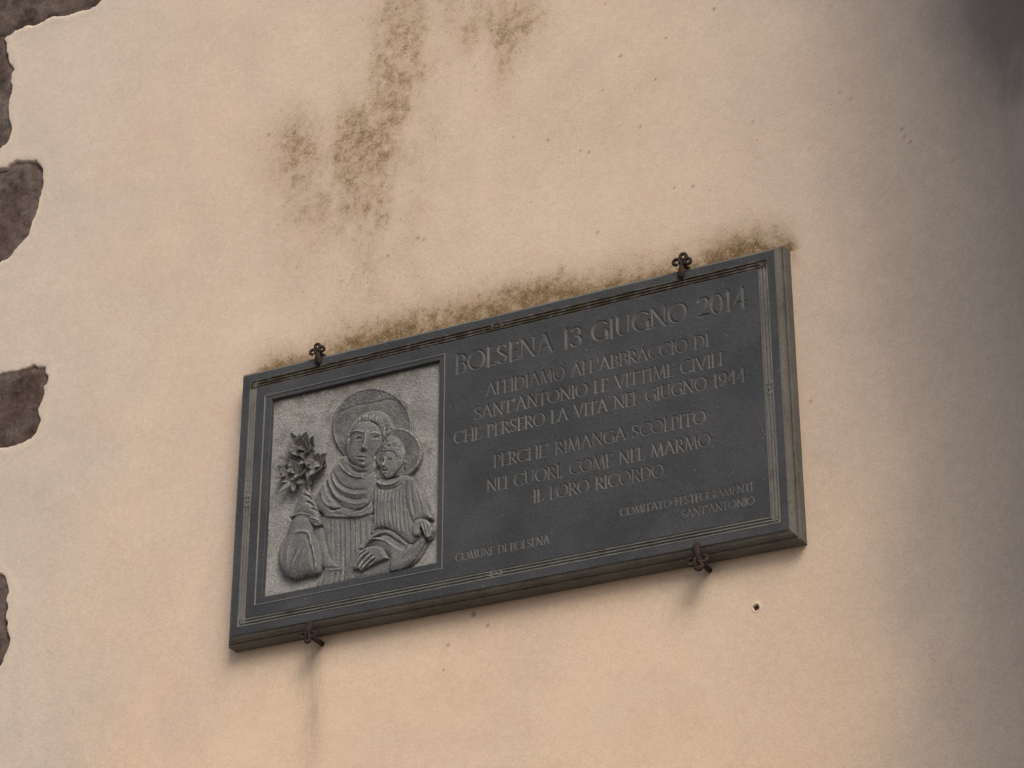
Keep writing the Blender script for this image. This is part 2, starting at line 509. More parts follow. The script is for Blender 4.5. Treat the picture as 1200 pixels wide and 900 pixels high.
# lichen growing on the wall along the top of the plaque
top = 0.4767 * S + 0.047
dz = ZR - top
inx = sstep(-0.09, 0.02, SX) * sstep(1.27, 1.20, SX)
wob = 0.052 + 0.018 * fbm(SX * 5, SX * 0 + 1.5, 51, 3)
moss = inx * np.where(dz > 0, np.exp(-np.maximum(dz, 0) / wob), 1.0 * (dz > -0.05)) * (1.15 + 0.35 * fbm(SX * 9, SZ * 9, 57, 3))
moss *= 1 + 0.35 * np.exp(-((SX - 0.42) / 0.22) ** 2)
moss += 0.5 * blob(928, 296, 0.02, 0.035) + 0.14 * blob(850, 283, 0.12, 0.05) + 0.25 * blob(600, 350, 0.30, 0.07, 1, -0.12)
moss = np.where(ZR < top - 0.012, moss * sstep(1.225, 1.24, SX) * 0.5, moss)
wash_shade = sstep(1.12, 1.66, SX + 0.06 * (ZR - 0.2) + 0.12 * n1 * 0.7) * 1.0  # greyer coat and painted shade, growing to the right
corner_shade = 0.22 * sstep(1.42, 1.80, SX + 0.06 * n1) + 1.15 * sstep(1.48, 1.84, SX + 0.05 * n1) * sstep(0.58, 0.95, ZR + 0.08 * n2)  # painted shade, strongest in the top-right corner
warm = sstep(0.35, -0.35, ZR + 0.25 * n1) * sstep(-0.75, -0.2, SX) * sstep(1.5, 1.15, SX)
pale = sstep(-0.25, -0.55, SX + 0.25 * n1)
spots = sstep(-0.2, 0.1, SX) * sstep(0.58, 0.75, ZR) * sstep(1.45, 1.2, SX) + 0.05
fleck = np.zeros_like(SX)
for (px, py, r) in [(555, 720, 3.2), (572, 733, 2.2), (525, 756, 1.8), (520, 785, 1.2), (985, 110, 1.2), (998, 118, 1.8), (1065, 160, 2.0), (1068, 168, 1.4),
                    (1075, 176, 1.3), (882, 142, 1.6), (812, 218, 2.0), (680, 176, 1.5), (690, 178, 2.0), (642, 164, 1.8), (602, 161, 1.5),
                    (750, 148, 1.6), (790, 220, 1.6), (700, 272, 1.8), (490, 279, 2.0), (497, 281, 1.7), (455, 300, 2.0), (315, 158, 2.2), (345, 155, 2.3),
                    (950, 470, 1.6), (836, 10, 2.2), (727, 65, 2.0), (556, 78, 1.6), (355, 342, 1.4), (465, 10, 2.0), (780, 44, 1.6), (768, 92, 1.6)]:
    fleck = np.maximum(fleck, blob(px, py, r * 0.0016, r * 0.0016, 0.85))
c0 = un(368, 762, YW)
streak_shade = np.exp(-((SX - c0[0] - 0.006 * n2) / 0.027) ** 2) * sstep(c0[2] + 0.02, c0[2] - 0.02, SZ) * sstep(c0[2] - 0.42, c0[2] - 0.06, SZ)
streak_shade = streak_shade * 0.75 + 0.8 * blob(375, 752, 0.03, 0.02) + 0.6 * blob(826, 664, 0.03, 0.018)  # the two blobs paint the lower clamps' contact shadows
for nme, arr in (('soot', soot), ('moss', moss), ('wash_shade', wash_shade), ('corner_shade', corner_shade), ('warm', warm), ('pale', pale), ('spots', spots),
                 ('fleck', fleck), ('streak_shade', streak_shade), ('lime', lime)):
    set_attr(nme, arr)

# dark block set in the drilled hole to stand for its shade
v, f = pad_shade = ([(hole[0] + a * 0.0058, y, hole[2] + b * 0.0058) for y in (YW + 0.0045, YW + 0.02) for a, b in ((-1, -1), (1, -1), (1, 1), (-1, 1))],
                   [(0, 1, 2, 3), (7, 6, 5, 4), (0, 4, 5, 1), (1, 5, 6, 2), (2, 6, 7, 3), (3, 7, 4, 0)])
mesh_obj('hole_shade', v, f, M_DARK, wall, WO)

# bared stones of the wall
for k, p in enumerate(stone_xz):
    x0, z0 = p.min(0) - 0.03
    x1, z1 = p.max(0) + 0.03
    gx, gz = np.meshgrid(np.arange(x0, x1, 0.004), np.arange(z0, z1, 0.004))
    d = poly_sdf(p, gx, gz)
    hgt = -0.0035 + 0.0100 * fbm(gx * 15 + 7 * k, gz * 15, 61, 5) + 0.002 * fbm(gx * 90, gz * 90 + 5 * k, 67, 3)
    hgt -= 0.006 * sstep(0.02, -0.01, d)
    hgt -= 0.25 * sstep(-0.014, -0.024, d)
    keep = d > -0.028
    idx = np.full(gx.shape, -1)
    idx[keep] = np.arange(keep.sum())
    q = np.stack([idx[:-1, :-1], idx[:-1, 1:], idx[1:, 1:], idx[1:, :-1]], -1).reshape(-1, 4)
    q = q[(q >= 0).all(1)]
    mesh_obj('stone', np.stack([gx, YW - hgt, gz], -1)[keep], q, M_QUOIN, wall, WO, True)

# ------------------------------------------------------------------ the plaque
H = 0.4767 * S
PO = (0.5 * S, YW, Z0 - 0.03)
plaque = empty('memorial_plaque', PO, 'dark grey stone memorial plaque with carved figures and an Italian inscription', 'plaque')


def part(name, v, f, mat, parent=None, smooth=None):
    return mesh_obj(name, v, f, mat, parent or plaque, PO if (parent is None or parent is plaque) else parent['_o'] if '_o' in parent else PO, smooth)


def rect_sweep(name, prof, mat, x0=0.0, x1=S, z0=0.0, z1=H, smooth=None, parent=None, wobble=0.0):
    """prof: list of (outset, y). Mitred sweep around the rectangle"""
    verts, faces = [], []
    m = len(prof)
    n = 60 if wobble else 1
    ring = []
    cs = [(x0, z0, -1, -1), (x1, z0, 1, -1), (x1, z1, 1, 1), (x0, z1, -1, 1)]
    for a in range(4):
        A, B = cs[a], cs[(a + 1) % 4]
        for t in range(n):
            ring.append((A, B, t / n))
    for (A, B, t) in ring:
        for j, (e, y) in enumerate(prof):
            pa = np.array([A[0] + A[2] * e, A[1] + A[3] * e])
            pb = np.array([B[0] + B[2] * e, B[1] + B[3] * e])
            q = pa * (1 - t) + pb * t
            w = wobble * (random.random() - 0.5) * 2 if (wobble and 0 < j < m - 1) else 0
            verts.append((q[0], y + w, q[1] + Z0))
    R = len(ring)
    for a in range(R):
        b = (a + 1) % R
        for j in range(m - 1):
            faces.append((a * m + j, b * m + j, b * m + j + 1, a * m + j + 1))
    return part(name, verts, faces, mat, parent, smooth)


E0, E1, E2 = 0.0135 * S, 0.0255 * S, 0.0265 * S
# moulded edge: small fillet, quirk, rounded ogee, arris, straight side
og = [(E0 - 0.0005, 0.0003), (E0, 0.0012), (E0 - 0.0004, 0.0030), (E0 + 0.0008, 0.0042)]
for t in np.linspace(0.08, 1, 9):
    og.append((E0 + 0.0008 + (E1 - E0 - 0.0052) * math.sin(t * math.pi / 2), 0.0042 + 0.0135 * (1 - math.cos(t * math.pi / 2)) ** 0.9))
og += [(E1 - 0.0046, 0.0205), (E1 - 0.0036, 0.0188), (E1 - 0.0004, 0.0186)]
rect_sweep('moulded_edge', og, M_EDGE, wobble=0.00045)
rect_sweep('slab', [(E1 - 0.0006, 0.0187), (E1 + 0.0006, 0.0198), (E2, 0.0235), (E2, 0.048), (E2, YW + 0.006), (-0.1, YW + 0.006)], M_EDGE, wobble=0.0006)
rect_sweep('outer_fillet', [(0.0, 0.0), (E0 - 0.0005, 0.0003)], M_FACE)
# three carved lines around the face
LW = 0.0192
pf = [(0.0, 0.0)]
for k in range(3):
    b = -k * 0.0066
    pf += [(b - 0.0006, -0.0007), (b - 0.0026, -0.0007), (b - 0.0038, 0.0020), (b - 0.0054, 0.0022)]
pf += [(-LW, 0.0)]
pf[-2] = (-LW + 0.0012, 0.0012)
rect_sweep('carved_border', pf, M_LINE, wobble=0.0003)
# corner and mid ornaments, a shell fan and a little knot of leaves cut over the border lines


def dome(cx, cz, rx, rz, h, rot=0.0, y=0.0006, n=10, m=4):
    v, f = [], []
    ct, st = math.cos(rot), math.sin(rot)
    for j in range(m):
        t = j / m * math.pi / 2
        for k in range(n):
            a = 2 * math.pi * k / n
            x, z = rx * math.cos(t) * math.cos(a), rz * math.cos(t) * math.sin(a)
            v.append((cx + x * ct - z * st, y - h * math.sin(t), cz + x * st + z * ct))
    v.append((cx, y - h, cz))
    for j in range(m - 1):
        for k in range(n):
            f.append((j * n + k, j * n + (k + 1) % n, (j + 1) * n + (k + 1) % n, (j + 1) * n + k))
    for k in range(n):
        f.append(((m - 1) * n + k, (m - 1) * n + (k + 1) % n, m * n))
    return v, f


def joined(lst):
    v, f = [], []
    for a, b in lst:
        o = len(v)
        v += list(a)
        f += [tuple(x + o for x in t) for t in b]
    return v, f


def pad(cx, cz, w, h, y=0.0016, back=0.004):
    v = [(cx + sx * w * s, yy, cz + sz * h * s) for yy, s in ((back, 1), (y, 0.94)) for sx, sz in ((-1, -1), (1, -1), (1, 1), (-1, 1))]
    return v, [(4, 5, 6, 7)] + [(a, (a + 1) % 4, 4 + (a + 1) % 4, 4 + a) for a in range(4)]


for sx, sz in ((0, 0), (1, 0), (1, 1), (0, 1)):
    qx, qz = (1, -1)[sx], (1, -1)[sz]
    c = (sx * S + qx * 0.0095, Z0 + sz * H + qz * 0.0095)
    lst = [pad(c[0], c[1], 0.0095, 0.0095)]
    o = (c[0] + qx * 0.007, c[1] + qz * 0.007)
    for k in range(5):
        a = math.atan2(-qz, -qx) + (k - 2) * 0.40
        L = 0.0075 if k != 2 else 0.009
        lst.append(dome(o[0] + math.cos(a) * L, o[1] + math.sin(a) * L, L * 0.85, 0.0017, 0.0018, a))
    lst.append(dome(o[0], o[1], 0.003, 0.003, 0.002))
    part('corner_ornament', *joined(lst), M_LINE)
for (x, z, vert) in ((0.5 * S, 0, 0), (0.5 * S, H, 0), (0, 0.5 * H, 1), (S, 0.5 * H, 1)):
    inw = 0.0085
    c = (x + (inw if x == 0 else -inw if x == S else 0), Z0 + z + (inw if (z == 0 and not vert) else -inw if not vert else 0))
    ax = (0, 1) if vert else (1, 0)
    lst = [pad(c[0], c[1], 0.0085 if vert else 0.026, 0.026 if vert else 0.0085)]
    for k, (u, w, r1, r2, rot) in enumerate([(0, 0, .0045, .0042, 0), (-.011, .003, .006, .0026, .5), (.011, .003, .006, .0026, -.5), (-.011, -.003, .006, .0026, -.5),
                                             (.011, -.003, .006, .0026, .5), (-.021, 0, .0042, .002, 0), (.021, 0, .0042, .002, 0)]):
        lst.append(dome(c[0] + u * ax[0] - w * ax[1], c[1] + u * ax[1] + w * ax[0], r1, r2, 0.0022, rot + (math.pi / 2 if vert else 0)))
    part('border_ornament', *joined(lst), M_LINE)

# ------------------------------------------------------------------ recess with the carved figures
rx0, rx1, rz0, rz1 = 0.0334 * S, 0.3991 * S, 0.0356 * S, 0.4396 * S     # thin line around the recess
ox0 = un(313.8, 560)[0]
ox1 = un(513.0, 540)[0]
oz0 = un(410, 679)[2] - Z0
oz1 = un(410, 446.5)[2] - Z0
RD = 0.0095                                                         # recess depth
# thin raised line, the flat band inside it and the recess walls are one mitred strip
lv, lf = [], []


def ring4(x0, x1, z0, z1, y):
    return [(x0, y, z0 + Z0), (x1, y, z0 + Z0), (x1, y, z1 + Z0), (x0, y, z1 + Z0)]


def strip(name, rings, mat, smooth=None):
    v = [p for r in rings for p in r]
    f = []
    for a in range(len(rings) - 1):
        for k in range(4):
            f.append((a * 4 + k, a * 4 + (k + 1) % 4, a * 4 + 4 + (k + 1) % 4, a * 4 + 4 + k))
    return part(name, v, f, mat, None, smooth)


def grow(e, y):
    return ring4(rx0 - e, rx1 + e, rz0 - e, rz1 + e, y)


strip('relief_frame_line', [grow(0.0014, 0.0), grow(0.0008, -0.0012), grow(-0.0006, -0.0012), grow(-0.0018, 0.0008)], M_CUT)
strip('relief_frame', [grow(-0.0018, 0.0008), ring4(ox0 - 0.0012, ox1 + 0.0012, oz0 - 0.0012, oz1 + 0.0012, 0.0010),
                       ring4(ox0, ox1, oz0, oz1, 0.0025), ring4(ox0 + 0.002, ox1 - 0.002, oz0 + 0.002, oz1 - 0.002, RD + 0.003)], M_FACE)

GS = 0.00115
gx = np.arange(ox0, ox1 + GS, GS)
gz = np.arange(oz0, oz1 + GS, GS) + Z0
GX, GZ = np.meshgrid(gx, gz)
HT = 0.0006 * fbm(GX * 60, GZ * 60, 71, 3) + 0.0011 * fbm(GX * 11, GZ * 11, 75, 2)
LB = np.zeros(GX.shape, int)
FLOOR, HALO, MONK, CHILD, CHALO = 0, 1, 2, 3, 4


def A(pts):
    return unxz([(310 + x / 5.714, 440 + y / 5.714) for x, y in pts], 0.004)


def layer(lab, pts, base, amp, w, smooth=True, add=False, tilt=(0, 0)):
    """lay a rounded form of height base..base+amp over what is there; w = rounding width in metres"""
    p = A(pts)
    if smooth:
        p = catmull(p)
    b0, b1 = p.min(0) - 0.004, p.max(0) + 0.004
    m = (GX > b0[0]) & (GX < b1[0]) & (GZ > b0[1]) & (GZ < b1[1])
    d = poly_sdf(p, GX[m], GZ[m])
    t = np.clip(d / w, 0, 1)
    hh = base + amp * np.sqrt(np.maximum(1 - (1 - t) ** 2, 0))
    c = p.mean(0)
    hh = hh + tilt[0] * (GX[m] - c[0]) + tilt[1] * (GZ[m] - c[1])
    cur, lb = HT[m], LB[m]
    if add:
        cur = np.where(d > 0, cur + amp * np.sqrt(np.maximum(1 - (1 - t) ** 2, 0)), cur)
    else:
        k = (d > 0) & (hh > cur - 0.004)
        cur = np.where(k, np.maximum(hh, cur - 0.004), cur)
        lb = np.where(k, lab, lb)
    HT[m], LB[m] = cur, lb


def fold(pts, w, amp, lab=None, taper=True):
    p = catmull(A(pts), False)
    b0, b1 = p.min(0) - 3 * w, p.max(0) + 3 * w
    m = (GX > b0[0]) & (GX < b1[0]) & (GZ > b0[1]) & (GZ < b1[1])
    d, t = dist_line(p, GX[m], GZ[m])
    k = amp * np.exp(-(d / w) ** 2)
    if taper:
        k = k * np.sqrt(np.clip(np.minimum(t, 1 - t) * 6, 0.05, 1))
    if lab is not None:
        k = k * (LB[m] == lab)
    HT[m] += k


def bump_at(x, y, r, amp, lab=None, ry=None):
    c = A([(x, y)])[0]
    k = amp * np.exp(-((GX - c[0]) / r) ** 2 - ((GZ - c[1]) / (ry or r)) ** 2)
    if lab is not None:
        k = k * (LB == lab)
    HT[...] += k


circ = lambda cx, cy, r, ry=None, n=28, a0=0, a1=2 * math.pi: [(cx + r * math.cos(a0 + (a1 - a0) * k / n), cy + (ry or r) * math.sin(a0 + (a1 - a0) * k / n)) for k in range(n)]
# halo of the monk: a disc with a raised rim
layer(HALO, circ(722, 345, 272, 268), 0.0045, 0.0012, 0.003)
fold(circ(722, 345, 258, 254, 40, 2.6, 6.6), 0.0022, 0.0016, HALO, False)
fold([(500, 250), (600, 205), (720, 185), (830, 160), (900, 185)], 0.0025, -0.0018, HALO)
for _ in range(70):
    a = random.uniform(3.2, 5.2)
    r = random.uniform(170, 262)
    bump_at(722 + r * math.cos(a), 345 + r * math.sin(a), random.uniform(.0012, .003), random.uniform(-.0014, .0006), HALO)
# robe: lower body with pleats
layer(MONK, [(400, 940), (400, 1060), (425, 1200), (400, 1300), (330, 1420), (320, 1440), (440, 1410), (540, 1380), (640, 1362), (760, 1345), (850, 1320),
             (980, 1275), (1060, 1190), (1085, 1100), (1000, 1050), (740, 1000), (730, 930)], 0.004, 0.0045, 0.010)
for x, b in ((440, 1180), (470, 1230), (505, 1270), (535, 1290), (570, 1250), (605, 1220), (640, 1160), (680, 1110), (715, 1060)):
    j = random.uniform(-6, 6)
    fold([(x + j, 965), (x + 3 - j, 1050), (x + 6 + j, b + 5 * j)], random.uniform(.0014, .0028), -random.uniform(.0010, .0026), MONK)
    fold([(x + 16 - j, 965), (x + 18 + j, 1050), (x + 22, b)], random.uniform(.0014, .0026), random.uniform(.0004, .0016), MONK)
for x in (350, 385, 420, 455, 490, 525):
    fold([(x + 22, 1320), (x + 8, 1370), (x - 4, 1420)], 0.0024, -0.0022, MONK)
fold([(395, 1300), (470, 1303), (530, 1298)], 0.0022, 0.0018, MONK)
fold([(536, 1200), (540, 1290), (536, 1378)], 0.0016, -0.004, MONK)
# cape over the shoulders
layer(MONK, [(505, 590), (440, 670), (385, 745), (345, 830), (350, 890), (395, 930), (420, 958), (530, 962), (640, 962), (725, 925), (745, 850), (760, 740), (742, 650), (700, 600)],
      0.0065, 0.0075, 0.022)
for o, am in ((0, -.0026), (26, .0022), (58, -.0026), (86, .0020), (125, -.0022), (160, .0014)):
    fold([(470 - o * .45, 650 + o * .35), (510 - o * .2, 730 + o), (600, 775 + o * 1.05), (700, 770 + o)], 0.0032, am, MONK)
fold([(420, 720), (440, 800), (500, 850), (525, 875)], 0.003, -0.003, MONK)
fold([(390, 770), (410, 850), (470, 895)], 0.003, 0.0024, MONK)
for k in range(5):
    fold([(560 + 34 * k, 935 - 4 * k), (640 + 22 * k, 905 - 9 * k), (720, 868 - 12 * k)], 0.0018, -0.0020, MONK)
fold([(440, 900), (480, 905), (520, 896)], 0.0026, -0.006, MONK)
fold([(420, 945), (520, 950), (640, 950), (720, 918)], 0.0022, 0.0022, MONK)
# neck and collar
layer(MONK, [(540, 545), (520, 600), (560, 650), (620, 685), (690, 685), (740, 640), (745, 570), (690, 560), (610, 560)], 0.0095, 0.0050, 0.016)
fold([(530, 560), (515, 595), (550, 645), (610, 685), (670, 690)], 0.0024, 0.0038, MONK, False)
fold([(570, 600), (620, 650), (700, 655)], 0.004, -0.004, MONK)
# head
layer(MONK, [(568, 570), (552, 470), (575, 370), (630, 290), (700, 250), (775, 243), (835, 275), (868, 340), (858, 400), (818, 455), (760, 560), (690, 620), (610, 610)], 0.0095, 0.0070, 0.022)
layer(MONK, [(580, 480), (568, 545), (590, 590), (640, 622), (685, 632), (720, 606), (745, 556), (775, 515), (800, 470), (806, 415), (785, 355), (730, 318), (660, 318), (606, 360)],
      0.0120, 0.0085, 0.030)
for k in range(26):                       # tonsured fringe of hair
    a = 2.95 + 3.3 * k / 25
    cx, cy = 706 + 135 * math.cos(a) + 10 * math.sin(k * 7), 425 + 135 * math.sin(a)
    fold([(cx + 6, cy - 22), (cx + random.uniform(-8, 8), cy), (cx - 3, cy + 24)], 0.0017, random.choice((-.0028, .0022, -.0022)), MONK)
fold([(620, 330), (670, 308), (720, 312), (775, 345)], 0.0022, -0.0020, MONK)
FA = MONK
for ex, ey, s in ((655, 436, 1), (768, 428, .9)):
    bump_at(ex, ey, .0062, -.0052, FA, .0034)
    bump_at(ex, ey + 3, .0030, .0034, FA, .0018)
    fold([(ex - 34 * s, ey + 2), (ex, ey - 14), (ex + 32 * s, ey + 3)], .0011, .0016, FA)
    fold([(ex - 30 * s, ey + 14), (ex, ey + 20), (ex + 28 * s, ey + 12)], .0011, .0012, FA)
fold([(598, 404), (640, 388), (690, 400)], .0024, .0028, FA)
fold([(728, 412), (765, 398), (798, 410)], .0024, .0026, FA)
fold([(706, 400), (702, 450), (692, 505)], .0036, .0050, FA, False)
bump_at(690, 506, .0046, .0042, FA, .0034)
bump_at(668, 512, .0022, .0020, FA)
bump_at(708, 508, .0022, .0016, FA)
fold([(672, 527), (690, 532), (706, 524)], .0018, -.0030, FA)
fold([(640, 553), (672, 550), (704, 557)], .0016, .0010, FA)
fold([(636, 562), (672, 563), (702, 568)], .0010, -.0028, FA)
fold([(646, 574), (674, 576), (696, 577)], .0018, .0012, FA)
fold([(650, 592), (674, 594), (694, 590)], .0020, -.0018, FA)
bump_at(680, 612, .0050, .0026, FA, .0036)
bump_at(610, 500, .0075, .0016, FA)
bump_at(748, 490, .0060, .0014, FA)
# child: halo, head, tunic
layer(CHALO, circ(902, 520, 156, 164), 0.0090, 0.0012, 0.003)
fold(circ(902, 520, 146, 153, 40, 3.6, 8.0), 0.0020, 0.0015, CHALO, False)
layer(CHILD, [(745, 745), (735, 850), (740, 950), (735, 1045), (715, 1060), (760, 1030), (830, 1030), (900, 1080), (980, 1135), (1030, 1100), (1075, 1000), (1120, 960),
              (1100, 860), (1070, 770), (1020, 700), (960, 675), (860, 700), (790, 700)], 0.0095, 0.0075, 0.020)
for k in range(9):
    x = 765 + 25 * k
    j = random.uniform(-8, 8)
    fold([(x + 6 + j, 760 + 4 * k), (x - j, 880), (x - 2 + 3 * k + j, 1020 + 6 * k)], random.uniform(.0012, .0024), -random.uniform(.0008, .0024), CHILD)
    fold([(x + 18 - j, 770 + 4 * k + 3 * j), (x + 12 + j, 880), (x + 10 + 3 * k, 1015 + 6 * k)], random.uniform(.0014, .0026), random.uniform(.0004, .0018), CHILD)
layer(CHILD, [(795, 560), (788, 610), (800, 665), (832, 702), (872, 690), (908, 645), (940, 590), (948, 510), (915, 440), (862, 412), (815, 450), (800, 500)], 0.0125, 0.0075, 0.020)
layer(CHILD, [(800, 580), (795, 640), (830, 702), (868, 690), (902, 648), (914, 590), (890, 532), (835, 522)], 0.0160, 0.0060, 0.018)
for k in range(34):                       # curls
    a = random.uniform(3.3, 6.9)
    r = random.uniform(70, 125)
    bump_at(868 + r * math.cos(a) * .75, 560 + r * math.sin(a), .0024, random.choice((.0018, -.0024)), None)
for ex, ey in ((812, 590), (864, 582)):
    bump_at(ex, ey, .0038, -.0048, CHILD, .0026)
    bump_at(ex, ey, .0018, .0022, CHILD)
fold([(836, 570), (832, 600), (826, 622)], .0022, .0040, CHILD, False)
bump_at(826, 622, .0028, .0028, CHILD)
fold([(808, 652), (826, 655), (848, 650)], .0018, -.0042, CHILD)
fold([(812, 664), (828, 668), (844, 662)], .0016, .0022, CHILD)
bump_at(834, 688, .0036, .0020, CHILD)
fold([(770, 660), (765, 705), (800, 742), (860, 745), (915, 715), (932, 665)], .0034, .0042, CHILD, False)
fold([(752, 690), (752, 730), (790, 772), (860, 775), (930, 745)], .0026, -.0026, CHILD)
# child's right sleeve and hand
layer(CHILD, [(965, 720), (1010, 700), (1055, 770), (1090, 860), (1135, 960), (1080, 970), (1020, 1000), (990, 945), (965, 850)], 0.0145, 0.0060, 0.012)
fold([(1000, 740), (1010, 850), (1030, 960)], .0024, -.0022, CHILD)
fold([(1035, 770), (1060, 860), (1080, 950)], .0024, -.0020, CHILD)
layer(CHILD, [(1040, 975), (1010, 1020), (1010, 1075), (1028, 1090), (1052, 1075), (1060, 1030), (1080, 1060), (1095, 1095), (1120, 1100), (1138, 1065), (1142, 1030), (1110, 985)], 0.0155, 0.0060, 0.008)
for a, b in (((1060, 1000), (1082, 1080)), ((1082, 995), (1104, 1085)), ((1104, 1000), (1125, 1075))):
    fold([a, b], .0013, -.0026, CHILD)
# monk's left sleeve and open hand under the child
layer(MONK, [(640, 1165), (690, 1105), (770, 1055), (850, 1040), (920, 1080), (990, 1135), (1070, 1090), (1085, 1110), (1040, 1200), (970, 1275), (850, 1318), (845, 1215), (760, 1160)],
      0.0085, 0.0060, 0.014)
for o in (0, 26, 54, 84):
    fold([(655, 1172 - o * .3 + 6), (720, 1105 - o * .05), (810, 1068 + o * .35), (890, 1110 + o * .45), (960, 1150 + o * .3)], .0026, -.0036, MONK)
    fold([(670, 1180 - o * .3), (730, 1120 - o * .05), (815, 1085 + o * .35), (895, 1125 + o * .45)], .0022, .0022, MONK)
for o in (0, 40, 80):
    fold([(1050 - o, 1110 + o * .4), (1010 - o, 1190 + o * .2), (930 - o * .6, 1255 + o * .1)], .0026, -.0018, MONK)
layer(MONK, [(840, 1230), (800, 1165), (740, 1152), (680, 1172), (640, 1215), (608, 1285), (614, 1308), (640, 1305), (660, 1318), (695, 1300), (750, 1270), (820, 1240)], 0.0135, 0.0050, 0.010)
for a, m_, b in (((700, 1180), (650, 1220), (613, 1278)), ((725, 1195), (670, 1245), (626, 1304)), ((745, 1215), (690, 1265), (652, 1318)), ((765, 1235), (715, 1275), (680, 1312))):
    fold([a, m_, b], .0014, -.0046, MONK)
for a, m_, b in (((715, 1170), (660, 1205), (615, 1262)), ((720, 1190), (662, 1232), (618, 1298)), ((738, 1206), (682, 1255), (642, 1312)), ((756, 1226), (704, 1272), (668, 1314))):
    fold([a, m_, b], .0022, .0020, MONK)
# monk's right sleeve: big hanging cuff, forearm, hand on the lily stem
layer(MONK, [(325, 975), (395, 1030), (412, 1110), (440, 1215), (505, 1285), (400, 1290), (380, 1200), (335, 1080)], 0.0065, 0.0050, 0.012)
layer(MONK, [(210, 960), (165, 1050), (112, 1160), (104, 1260), (145, 1340), (205, 1370), (290, 1350), (375, 1325), (388, 1240), (382, 1140), (340, 1065), (335, 965), (270, 930)],
      0.0090, 0.0120, 0.030)
for pts, am in (([(220, 1070), (290, 1060), (325, 1080), (330, 1160)], .0030), ([(300, 1090), (330, 1150), (345, 1250), (350, 1310)], -.0042), ([(325, 1120), (352, 1200), (368, 1310)], .0034),
                ([(180, 1060), (150, 1160), (140, 1260)], -.0020), ([(235, 1180), (200, 1250), (185, 1300)], -.0028), ([(255, 1190), (225, 1260), (200, 1310)], .0026),
                ([(215, 1080), (185, 1180), (170, 1290)], .0018), ([(290, 1190), (265, 1270), (250, 1330)], .0018)):
    fold(pts, .0034, am, MONK)
layer(MONK, [(185, 965), (205, 925), (240, 840), (275, 775), (310, 790), (345, 840), (370, 920), (385, 985), (330, 962), (260, 945)], 0.0120, 0.0090, 0.018)
fold([(280, 812), (310, 820), (335, 845)], .0022, -.0060, MONK)
fold([(300, 862), (325, 868), (350, 892)], .0022, -.0055, MONK)
fold([(330, 905), (350, 908), (366, 920)], .0020, -.0050, MONK)
fold([(188, 962), (260, 942), (330, 958), (385, 985)], .0026, .0036, MONK, False)
layer(MONK, [(318, 962), (350, 950), (392, 985), (395, 1010), (360, 1022), (325, 990)], 0.0160, 0.0050, 0.008)
for k in range(3):
    fold([(330 + 6 * k, 978 + 12 * k), (388, 990 + 9 * k)], .0012, -.0036, MONK)
# rough chiselling on everything
HT += 0.00045 * fbm(GX * 140, GZ * 140, 91, 3) * (LB > 0) + 0.0008 * fbm(GX * 40, GZ * 40, 95, 2) * (LB > 0)
edge = np.minimum(np.minimum(GX - ox0, ox1 - GX), np.minimum(GZ - Z0 - oz0, oz1 - (GZ - Z0)))
HT = HT * sstep(-0.001, 0.006, edge) if False else HT
HT += rng.normal(0, 1, HT.shape) * np.where(LB > 0, 0.00022, 0.00032)
YG = RD - HT
GV = np.stack([GX, YG, GZ], -1)
nr2, nc2 = GX.shape
gi = np.arange(nr2 * nc2).reshape(nr2, nc2)
GQ = np.stack([gi[:-1, :-1], gi[:-1, 1:], gi[1:, 1:], gi[1:, :-1]], -1).reshape(-1, 4)
hq = HT.ravel()[GQ]
lq = LB.ravel()[GQ]
flab = np.take_along_axis(lq, hq.argmax(1)[:, None], 1)[:, 0]
spread = hq.max(1) - hq.min(1)
relief_o = None
GVf = GV.reshape(-1, 3)
for lab, nme, mat in ((FLOOR, 'relief_panel', M_GROUND), (HALO, 'halo', M_HALO), (MONK, 'robed_figure', M_FIG), (CHILD, 'child_figure', M_FIG), (CHALO, 'halo', M_HALO)):
    fq = GQ[flab == lab]
    used, inv = np.unique(fq.ravel(), return_inverse=True)
    o = mesh_obj(nme, GVf[used], inv.reshape(-1, 4), mat, plaque if relief_o is None else relief_o, PO, spread[flab == lab] < 0.0030)
    if relief_o is None:
        relief_o = o
        o['label'] = 'rough light grey recessed panel carved with a robed figure, child and lilies'
    elif nme == 'robed_figure':
        o['label'] = 'carved robed figure with halo holding child and lilies'
    elif nme == 'child_figure':
        o['label'] = 'carved child in pleated tunic'


# lilies: petals with real depth
def petal(c, ang, length, width, lift, tip, curl=0.25):
    v, f = [], []
    nl, nw = 8, 5
    ca, sa = math.cos(ang), math.sin(ang)
    for side in (0, 1):
        for a in range(nl + 1):
            t = a / nl
            w = width * math.sin(math.pi * min(t * 0.92 + 0.06, 1)) ** 0.8
            for b in range(nw):
                s = (b / (nw - 1) - 0.5) * 2
                l = length * t
                y = -(lift * t + tip * t * t) + curl * w * (s * s) * -1 + side * 0.0022
                v.append((c[0] + l * ca - s * w * sa, c[1] + y + 0.25 * w * abs(s) * 0, c[2] + l * sa + s * w * ca))
    N = (nl + 1) * nw
    for a in range(nl):
        for b in range(nw - 1):
            q = (a * nw + b, a * nw + b + 1, (a + 1) * nw + b + 1, (a + 1) * nw + b)
            f.append(q)
            f.append(tuple(x + N for x in reversed(q)))
    for a in range(nl):
        for b in (0, nw - 1):
            f.append((a * nw + b, (a + 1) * nw + b, (a + 1) * nw + b + N, a * nw + b + N))
    return v, f


